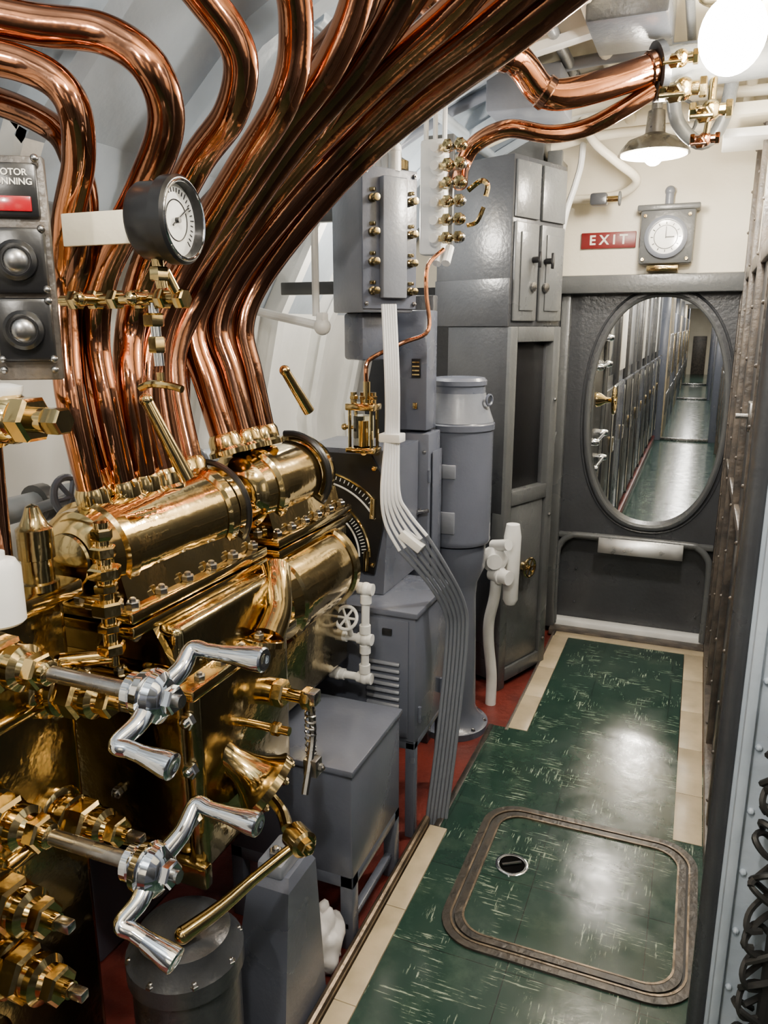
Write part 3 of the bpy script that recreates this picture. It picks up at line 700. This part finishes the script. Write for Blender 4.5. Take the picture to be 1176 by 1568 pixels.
o.box((-.79,y0-.012,.63),(-.76,y0-.004,.65),BLACK,.002)
for y in (y0+.03,y0+.24): o.cyl((x1+.004,y,.35),(x1+.004,y,.40),.006,GRAY,seg=8)
for x in (x0,x1-.03):
    for y in (y0,y1-.03): o.box((x,y,-.03),(x+.03,y+.03,.3),GRAY,.003)
o.box((x0,y0,.27),(x1,y1,.295),GRAY,.003)
o.done()
o=O('dial_indicator_console')
o.prism([(2.04,.71),(2.34,.71),(2.34,1.14),(2.10,1.14)],'X',-1.12,-.83,GRAY)
tl=math.atan2(.06,.43)
def onf(u,v,h=0):
    return V((u,2.04+v*math.sin(tl)-h*math.cos(tl),.71+v*math.cos(tl)+h*math.sin(tl)))
vs=[onf(x,v,h) for h in (0,.012) for x,v in ((-1.12,.10),(-.86,.06),(-.84,.2),(-.85,.36),(-.89,.42),(-1.12,.42))]
n=6; o.poly(vs,[list(range(n)),list(range(2*n-1,n-1,-1))]+[[i,(i+1)%n,n+(i+1)%n,n+i] for i in range(n)],BLACK)
cx,cv=-1.06,.10
for R_,rr,mm in ((.185,.005,BRASS),(.15,.003,DIALW),(.265,.005,BRASS),(.235,.003,DIALW)):
    pts=[onf(cx+R_*math.cos(t),cv+R_*math.sin(t)*.98,.013) for t in [math.radians(4+i*5) for i in range(19)]]
    pts=[p for p in pts if p.x<-.862]
    if len(pts)>2: o.tube(pts,rr,mm,seg=8,smooth=2)
for R_ in (.16,.245):
    for i in range(26):
        t=math.radians(8+i*3.4); a=onf(cx+R_*math.cos(t),cv+R_*math.sin(t),.0135); b=onf(cx+(R_+.014)*math.cos(t),cv+(R_+.014)*math.sin(t),.0135)
        if b.x<-.862: o.cyl(a,b,.0016,DIALW,seg=5)
for u,v in ((-.872,.26),(-.885,.10)):
    o.cyl(onf(u,v-.03,.018),onf(u,v+.03,.018),.009,BRASS)
for u,v in ((-.875,.38),(-.865,.09),(-1.1,.4)): o.bolt(onf(u,v,.012),(0,-1,0),.008,BRASS)
o.done()
o=O('control_panel')
o.box((-.95,2.36,.60),(-.80,2.48,1.16),GRAY,.004); o.box((-.93,2.36,1.17),(-.81,2.46,1.55),GRAY,.004)
o.box((-.86,2.352,1.34),(-.83,2.36,1.40),BLACK,.001); o.box((-.855,2.352,1.24),(-.84,2.36,1.26),BRASSD,.001)
for k in range(4): o.box((-.857,2.35,1.348+k*.013),(-.833,2.353,1.352+k*.013),BRASS,0)
o.box((-.795,2.38,.62),(-.79,2.47,1.1),GRAY,.003)
o.cyl((-.83,2.36,.9),(-.83,2.33,.9),.008,STEEL); o.cyl((-.83,2.335,.9),(-.79,2.335,.91),.006,STEEL)
for z in (.65,1.1): o.bolt((-.815,2.36,z),(0,-1,0),.007,STEEL)
for z in (.72,1.02): o.cyl((-.798,2.36,z-.02),(-.798,2.36,z+.02),.006,GRAY,seg=8)
o.box((-1.0,2.48,-.03),(-.83,2.52,1.6),DGRAY,.004)
o.done()
o=O('electrical_box')
yw=math.radians(-33.5); pc=(-.935,2.219,1.735)
bx=lambda lo,hi,m,b=.004: o.box((pc[0]+lo[0],pc[1]+lo[1],lo[2]),(pc[0]+hi[0],pc[1]+hi[1],hi[2]),m,b,yaw=yw,pivot=pc)
bx((-.09,-.09,1.54),(.08,.09,1.93),GRAYL,.006)
bx((.08,-.095,1.55),(.088,.095,1.935),GRAY,.003)
bx((.088,-.04,1.58),(.112,.045,1.91),GRAYL,.005)
ux=V((math.cos(yw),math.sin(yw),0)); uy=V((-math.sin(yw),math.cos(yw),0)); P0=V(pc)
for z in (1.60,1.68,1.76,1.85):
    for s_ in (-.065,.07):
        p=P0+ux*.088+uy*s_; p.z=z
        o.lathe(p,ux,[(0,.012),(.008,.012),(.01,.008),(.02,.008),(.022,.011),(.03,.01),(.032,0)],BRASSD,16)
        o.box(p+V((-.006,-.006,.018)),p+V((.012,.006,.028)),BRASSD,.002)
for z in (1.565,1.92):
    for s_ in (-.085,.085):
        p=P0+ux*.088+uy*s_; p.z=z; o.bolt(p,ux,.007,STEEL)
o.cyl((-.95,2.24,1.93),(-.97,2.3,2.2),.02,WHITE)
p=V((-.9,2.2,1.93))
for k in range(3): o.cyl(p+V((-.03*k+.04,.02*k,0)),p+V((-.03*k+.04,.02*k,.06)),.018,WHITE); o.sph(p+V((-.03*k+.04,.02*k,.06)),.02,WHITE,12)
o.box((-1.3,2.3,1.6),(-.98,2.33,1.64),MGRAY,.003); o.box((-1.3,2.3,1.82),(-.98,2.33,1.86),MGRAY,.003)
bx((-.08,-.06,1.40),(.03,.07,1.54),GRAY,.01)
o.done()
o=O('white_conduit')
o.tube([(-1.08,2.12,1.95),(-1.08,2.12,1.7),(-1.08,2.12,1.53)],.011,WHITE,seg=10)
o.tube([(-1.05,2.1,1.50),(-1.1,2.1,1.51),(-1.28,2.12,1.545),(-1.45,2.2,1.58)],.013,WHITE,seg=10)
o.sph((-1.05,2.1,1.50),.026,WHITE,14); o.hexn((-1.05,2.1,1.51),(0,0,1),.02,.03,WHITE)
o.done()
o=O('valve_terminal_block')
o.box((-.865,2.42,1.72),(-.78,2.47,2.06),WHITE,.012)
for k in range(6):
    z=1.765+k*.052
    for j,xx in enumerate((-.80,-.755,-.715)):
        y=2.4-.005*j
        if j==0: o.lathe((xx,2.42,z),(0,-1,0),[(0,.022),(.02,.022),(.024,.014),(.05,.014)],WHITE,14)
        else:
            o.cyl((xx-.05,y,z),(xx,y,z),.009,BRASS,seg=10); o.hexn((xx-.02,y,z),(1,0,0),.018,.016,BRASSD if j==1 else STEEL); o.sph((xx,y-.01,z),.016,BRASSD if (k+j)%2 else STEEL,12)
            o.cyl((xx,y,z),(xx,y-.035,z),.008,BRASSD,seg=8); o.hexn((xx,y-.03,z),(0,-1,0),.017,.01,BRASSD)
o.tube([(-.70,2.4,1.9),(-.66,2.4,1.925),(-.64,2.4,1.91),(-.645,2.4,1.88)],.008,BRASS,seg=8)
o.tube([(-.70,2.4,1.80),(-.67,2.4,1.81),(-.65,2.4,1.85)],.007,BRASS,seg=8)
for x in (-.85,-.82,-.79): o.cyl((x,2.44,2.05),(x,2.44,2.28),.008,WHITE,seg=8)
for x in (-.76,-.79): o.cyl((x,2.42,1.74),(x,2.38,1.69),.014,WHITE,seg=10)
o.box((-.86,2.47,1.74),(-.77,2.49,2.08),MGRAY,.003)
o.done()
o=O('sight_glass_oiler')
o.tube([(-.765,2.37,1.73),(-.79,2.3,1.68),(-.785,2.27,1.6),(-.76,2.22,1.49),(-.80,2.12,1.455),(-.85,2.03,1.42),(-.865,2.0,1.395),(-.865,2.0,1.33)],.0065,COPPER,seg=10)
x,y=-.875,2.0
o.box((x-.045,y-.03,1.15),(x+.045,y+.03,1.165),BRASS,.004)
o.lathe((x,y,1.165),(0,0,1),[(0,.03),(.09,.03)],GLASS,24); o.cyl((x,y,1.165),(x,y,1.24),.012,BRASS)
for sx in(-1,1):
    for sy in (-1,1): o.cyl((x+sx*.033,y+sy*.022,1.16),(x+sx*.033,y+sy*.022,1.28),.005,BRASS,seg=8)
o.box((x-.045,y-.03,1.27),(x+.045,y+.03,1.29),BRASS,.004)
for k in range(3): o.cyl((x-.03+k*.03,y,1.29),(x-.03+k*.03,y,1.32),.009,BRASS,seg=10); o.hexn((x-.03+k*.03,y,1.30),(0,0,1),.013,.01,BRASS)
o.sph((x-.06,y,1.22),.01,BRASS,10); o.cyl((x-.06,y,1.22),(x-.03,y,1.22),.006,BRASS)
o.cyl((x,y,1.15),(x,2.12,1.13),.01,BRASS)
o.tube([(x+.01,y,1.29),(x+.01,y,1.35)],.01,BRASS,smooth=1,seg=10)
o.done()
o=O('cable_bundle')
def cablepath(off):
    base=[(-.83,2.08,1.56),(-.80,2.03,1.36),(-.795,2.02,1.21),(-.785,1.98,1.047),(-.765,1.98,.97),(-.714,1.98,.90)]
    low=[(-.66,2.03,.80),(-.625,2.1,.68),(-.62,2.12,.57),(-.63,2.08,.28),(-.645,2.02,-.02)]
    A=[];B=[]
    for i,p in enumerate(base):
        s_=off*(.8 if i<3 else .8+.35*(i-2)); A.append((p[0]+s_*.8,p[1]+s_*.35,p[2]+(s_*.5 if i>3 else 0)))
    for i,p in enumerate(low):
        B.append((p[0]+off*1.15,p[1]+off*.5,p[2]+off*.8*max(0,1-i*.4)))
    return A,[A[-1]]+B
for k in range(6):
    A,B=cablepath((k-2.5)*.0095)
    o.tube(A,.0052,WHITECABLE,seg=10,smooth=6); o.tube(B,.0058,GREYCABLE,seg=10,smooth=6)
o.box((-.83,2.0,1.18),(-.765,2.05,1.205),WHITE,.004)
o.box((-.755,1.96,.895),(-.68,2.0,.92),WHITE,.004,tilt=('Y',.6))
o.done()
o=O('white_water_pipe')
o.tube([(-.97,1.93,.98),(-.96,1.9,.9),(-.92,1.87,.82),(-.89,1.86,.80)],.012,WHITE,seg=12)
r=.0115; Y=1.86
for a,b in (((-.9,Y,.80),(-.81,Y,.79)),((-.81,Y,.79),(-.815,Y,.52)),((-.815,Y,.52),(-1.0,Y,.52)),((-.815,Y,.64),(-.95,Y,.64))):
    o.cyl(a,b,r,WHITE,seg=16)
for p in ((-.89,Y,.80),(-.81,Y,.79),(-.813,Y,.64),(-.815,Y,.52),(-.9,Y,.52),(-.89,Y,.64)):
    o.sph(p,.019,WHITE,16)
    o.cyl(V(p)-V((.022,0,0)),V(p)+V((.022,0,0)),.0165,WHITE,seg=16)
for p in ((-.81,Y,.76),(-.813,Y,.67),(-.813,Y,.61),(-.815,Y,.55)): o.cyl(V(p)-V((0,0,.012)),V(p)+V((0,0,.012)),.016,WHITE,seg=16)
o.cyl((-.855,Y,.64),(-.855,Y-.03,.70),.008,WHITE); o.wheel((-.855,Y-.035,.71),(0,-.9,.45),.032,.005,WHITE,3)
o.tube([(-.95,Y,.64),(-1.0,Y+.01,.60),(-1.1,Y+.02,.58)],r,WHITE,seg=12)
o.done()
o=O('grey_drum_housing')
dx,dy=-.79,2.66
o.lathe((dx,dy,.72),(0,0,1),[(0,.1),(.008,.122),(.02,.127),(.03,.125),(.42,.125),(.425,.13),(.445,.13),(.45,.124),(.53,.096),(.55,.093),(.575,.093),(.58,.098),(.595,.098),(.605,.088),(.61,0)],GRAY,48)
o.lathe((dx,dy,1.172),(0,0,1),[(0,.1245),(.076,.0975),(.1,.0945)],GRAYL,48)
o.box((dx-.04,dy-.13,.78),(dx+.03,dy-.118,.86),GRAYL,.004); o.box((dx-.04,dy-.13,.98),(dx+.03,dy-.118,1.03),GRAYL,.004)
for z in (.80,.84,1.0): o.cyl((dx-.03,dy-.131,z-.012),(dx-.03,dy-.131,z+.012),.005,GRAY,seg=8)
o.torus((dx+.115,dy-.02,1.25),(.9,-.3,0),.018,.005,GRAY,16,6)
o.lathe((dx,dy,-.03),(0,0,1),[(0,.14),(.025,.14),(.03,.125),(.06,.1),(.09,.09),(.55,.08),(.6,.085),(.66,.11),(.75,.11)],GRAY,40)
for k in range(8):
    a=k*math.pi/4+.2; o.bolt((dx+.125*math.cos(a),dy+.125*math.sin(a),-.006),(0,0,1),.01,STEEL)
    o.bolt((dx+.1*math.cos(a),dy+.1*math.sin(a),.65),(0,0,-1),.01,STEEL)
o.done()
o=O('white_vent_pipe')
o.lathe((-.625,2.88,.42),(0,0,1),[(0,.02),(.02,.03),(.28,.034),(.33,.026),(.335,0)],WHITE,20)
o.lathe((-.685,2.83,.62),(0.3,-1,0),[(0,.05),(.03,.05),(.04,.03),(.06,.03)],WHITE,24)
o.tube([(-.67,2.82,.62),(-.67,2.82,.55),(-.675,2.82,.46),(-.695,2.83,.36),(-.70,2.85,.26),(-.69,2.88,.1),(-.69,2.88,-.03)],.022,WHITE,seg=14)
o.sph((-.67,2.82,.62),.042,WHITE,16); o.cyl((-.69,2.82,.56),(-.61,2.78,.56),.028,WHITE); o.cyl((-.69,2.83,.67),(-.62,2.79,.69),.022,WHITE); o.torus((-.65,2.8,.56),(1,-.5,0),.028,.007,WHITE,16,6)
o.done()

# ------------------------------------------------------------------ tall equipment cabinet
o=O('equipment_cabinet')
yw=math.radians(-22); C0=V((-.70,3.0,0)); ux=V((math.cos(yw),math.sin(yw),0)); uy=V((-math.sin(yw),math.cos(yw),0))
def cb(x0,x1,y0,y1,z0,z1,m,b=.004):
    o.box((C0.x+x0,C0.y+y0,z0),(C0.x+x1,C0.y+y1,z1),m,b,yaw=yw,pivot=(C0.x,C0.y,0))
cb(-.37,0,0,.36,1.5,2.12,DGRAY,.006)
for a,b_ in ((.01,.165),(.185,.35)):
    cb(-.001,.012,a,b_,1.90,2.10,MGRAY,.004); cb(-.001,.014,a,b_,1.52,1.885,MGRAY,.006)
    cb(.014,.02,a+.03,b_-.03,1.56,1.85,MGRAY,.006)
for yy_ in (.12,.21):
    p=C0+uy*yy_+ux*.02; p.z=1.75; o.cyl(p,p+ux*.03,.012,BLACK); p2=p+ux*.03; o.box(p2+V((-.006,-.006,-.03)),p2+V((.006,.006,.03)),BLACK,.003)
    p=C0+uy*yy_+ux*.02; p.z=1.65; o.lathe(p,ux,[(0,.018),(.01,.018),(.012,.01)],STEEL,16)
cb(-.37,.0,-.006,0,1.5,1.68,DGRAY,.003)
cb(-.30,.0,.0,.03,.75,1.5,DGRAY,.003)
cb(-.37,-.02,.3,.36,0,1.5,DGRAY,.003)
for y0_,y1_ in ((0,.05),(.31,.36)): cb(-.05,.012,y0_,y1_,-.03,1.5,MGRAY,.005)
cb(-.05,.012,.05,.31,1.44,1.5,MGRAY,.004); cb(-.05,.012,.05,.31,.78,.84,MGRAY,.004); cb(-.05,.012,.05,.31,0,.06,MGRAY,.004)
cb(-.04,-.03,.05,.31,.84,1.44,BLACK,.001); cb(-.02,.004,.06,.30,.06,.78,MGRAY,.01); cb(-.3,-.04,0.02,.34,0,.78,DGRAY,.003)
p=C0+uy*.16+ux*.006; p.z=.50
o.lathe(p,ux,[(0,.02),(.02,.018),(.03,.01),(.04,.01)],BRASS,16); o.wheel(p+ux*.035,ux,.04,.006,BRASS)
for z in (.12,.7,1.2):
    p=C0+uy*.335+ux*.012; p.z=z; o.bolt(p,ux,.008,STEEL)
p=C0+uy*.37; o.prism([(p.y,1.02),(p.y+.06,1.05),(p.y,.98)],'X',p.x-.01,p.x+.0,MGRAY)
o.done()
o=O('side_partition')
o.box((-.66,3.44,-.03),(-.63,3.74,2.2),MGRAY,.004)
o.box((-.66,3.41,-.03),(-.6,3.44,2.2),MGRAY,.004)
o.done()
o=O('cloth_bag')
t=bmesh.new(); bmesh.ops.create_icosphere(t,subdivisions=4,radius=1)
for v in t.verts:
    n_=noise.noise(v.co*2.3)*.35+noise.noise(v.co*6)*.12; v.co*=1+n_
    v.co=V((v.co.x*.05,v.co.y*.07,max(-.06,v.co.z*.1)))
o.merge(t,Matrix.Translation((-.74,1.4,.03)),BAG); o.done(80)
o=O('hanging_hose_coil')
for k in range(30):
    z=.12+k*.03; a=random.uniform(0,6)
    pts=[(.185+.032*math.cos(a+t)+random.uniform(-.004,.004),1.255+.02*math.sin(a+t*1.3),z+.03*math.sin(t)) for t in (0,1,2,3,4,5)]
    o.tube(pts,.0055,BLACKR,seg=6,smooth=4)
o.tube([(.2,1.26,.0),(.2,1.26,.5),(.2,1.27,1.0)],.012,BLACKR,seg=8)
o.done()

# ------------------------------------------------------------------ overhead clutter
o=O('overhead_pipes')
for x,z,r,m in ((-.62,2.32,.02,CREAM),(-.5,2.36,.018,MGRAY),(-.38,2.38,.025,CREAM),(-.9,2.2,.02,HULL),(.08,2.35,.02,CREAM),(-.12,2.4,.014,MGRAY),(-.2,2.42,.012,CREAM)):
    o.tube([(x,1.8,z),(x,2.8,z),(x,3.79,z)],r,m,seg=12,smooth=1)
for y,z,m in ((2.1,2.38,CREAM),(2.9,2.36,GRAYL),(3.3,2.32,CREAM),(3.6,2.28,CREAM)):
    o.tube([(-1.15,y,z-.22),(-.9,y,z-.1),(-.5,y,z),(.15,y,z)],.02,m,seg=12)
o.tube([(-.55,3.45,2.4),(-.5,3.45,2.25),(-.4,3.5,2.16),(-.32,3.6,2.1),(-.38,3.68,2.06),(-.5,3.7,2.05),(-.6,3.7,2.05)],.018,CREAM,seg=12)
o.tube([(-.55,3.6,2.4),(-.55,3.6,2.2),(-.57,3.6,2.1),(-.6,3.6,2.0),(-.62,3.6,1.9)],.014,WHITE,seg=10)
o.box((-.5,3.55,2.0),(-.43,3.62,2.05),DGRAY,.01); o.cyl((-.43,3.58,2.025),(-.38,3.58,2.025),.012,BRASS); o.wheel((-.38,3.58,2.025),(1,0,0),.025,.005,MGRAY)
o.box((-.38,2.4,2.31),(-.16,2.7,2.455),DGRAY,.01)
o.box((-.75,2.75,2.2),(-.5,3.0,2.33),GRAYL,.01); o.box((-.95,3.45,2.15),(-.68,3.75,2.3),MGRAY,.01)
o.tube([(-.20,2.61,2.235),(-.14,2.66,2.25),(-.02,2.72,2.26),(.13,2.74,2.27)],.055,MGRAY,seg=20)
o.lathe((-.2,2.6,2.234),(.9,.4,.2),[(0,.07),(.02,.07),(.024,.06)],DGRAY,28)
o.tube([(-.20,2.61,2.18),(-.14,2.64,2.19),(-.08,2.68,2.24)],.035,MGRAY,seg=16)
o.box((.0,3.15,2.14),(.15,3.4,2.17),WHITE,.003); o.box((-.02,3.1,2.2),(.15,3.5,2.24),CREAM,.003)
o.tube([(-.16,2.8,2.25),(-.14,2.85,2.14),(-.06,2.9,2.08),(.0,2.9,2.16),(.02,2.9,2.4)],.022,MGRAY,seg=12)
o.done()
o=O('overhead_valves')
def gv(p,s=1,m=BRASS):
    p=V(p); o.sph(p,.03*s,m,16); o.cyl(p-V((.05*s,0,0)),p+V((.05*s,0,0)),.018*s,m); o.hexn(p+V((.04*s,0,0)),(1,0,0),.026*s,.02*s,m); o.hexn(p-V((.06*s,0,0)),(1,0,0),.026*s,.02*s,m)
    q_=p+V((-.015*s,-.05*s,-.02*s)); o.cyl(p,q_,.014*s,m); o.hexn(q_,(-.3,-1,-.4),.024*s,.018*s,m); q2=q_+V((-.3,-1,-.4)).normalized()*.03*s; o.cyl(q_,q2,.009*s,m); o.cyl(q2-V((.03*s,0,0)),q2+V((.03*s,0,0)),.006*s,m)
gv((-.12,2.60,2.17),1.1,BRASSD); gv((-.04,2.66,2.12),1.0,BRASSD); gv((-.05,2.70,2.05),.7,COPPERD); gv((-.13,2.56,2.24),.8,BRASS)
o.cyl((-.04,2.66,2.12),(-.04,2.7,2.25),.012,BRASSD); o.cyl((-.05,2.70,2.05),(-.04,2.68,2.12),.01,BRASSD)
o.done()
o=O('hull_side_lockers')
o.box((-1.34,2.5,-.03),(-1.15,3.4,.95),GRAYL,.01); o.box((-1.34,1.2,-.03),(-1.24,2.4,.9),GRAY,.01)
for y in (2.6,2.9,3.2): o.box((-1.15,y,.1),(-1.135,y+.18,.85),GRAYL,.005)
o.done()
o=O('hull_side_piping')
o.tube([(-1.4,1.0,1.1),(-1.4,1.5,1.1),(-1.4,2.0,1.1)],.03,HULL,seg=14)
o.tube([(-1.3,1.0,1.0),(-1.3,1.8,1.0),(-1.25,2.5,1.0)],.015,WHITE,seg=12)
o.tube([(-1.32,.8,1.72),(-1.32,1.5,1.72),(-1.32,2.3,1.72)],.04,MGRAY,seg=16)
for y in (1.15,1.3,1.6,1.9):
    o.lathe((-1.4,y,1.1),(0,1,0),[(0,.045),(.03,.045)],MGRAY,20); o.cyl((-1.36,y+.1,1.1),(-1.24,y+.1,1.14),.012,GRAYL); o.wheel((-1.24,y+.1,1.14),(1,0,.3),.045,.008,GRAY)
o.done()

# ------------------------------------------------------------------ world & camera
w=bpy.data.worlds.new('World'); bpy.context.scene.world=w; w.use_nodes=True
w.node_tree.nodes['Background'].inputs[0].default_value=(.8,.88,1,1); w.node_tree.nodes['Background'].inputs[1].default_value=.2
cam=bpy.data.cameras.new('camera'); co=bpy.data.objects.new('camera',cam); bpy.context.collection.objects.link(co)
cam.sensor_fit='HORIZONTAL'; cam.sensor_width=36; cam.lens=36; cam.clip_start=.02
co.location=(0,0,1.5); co.rotation_euler=(math.radians(90-13.58),0,math.radians(22.1))
bpy.context.scene.camera=co
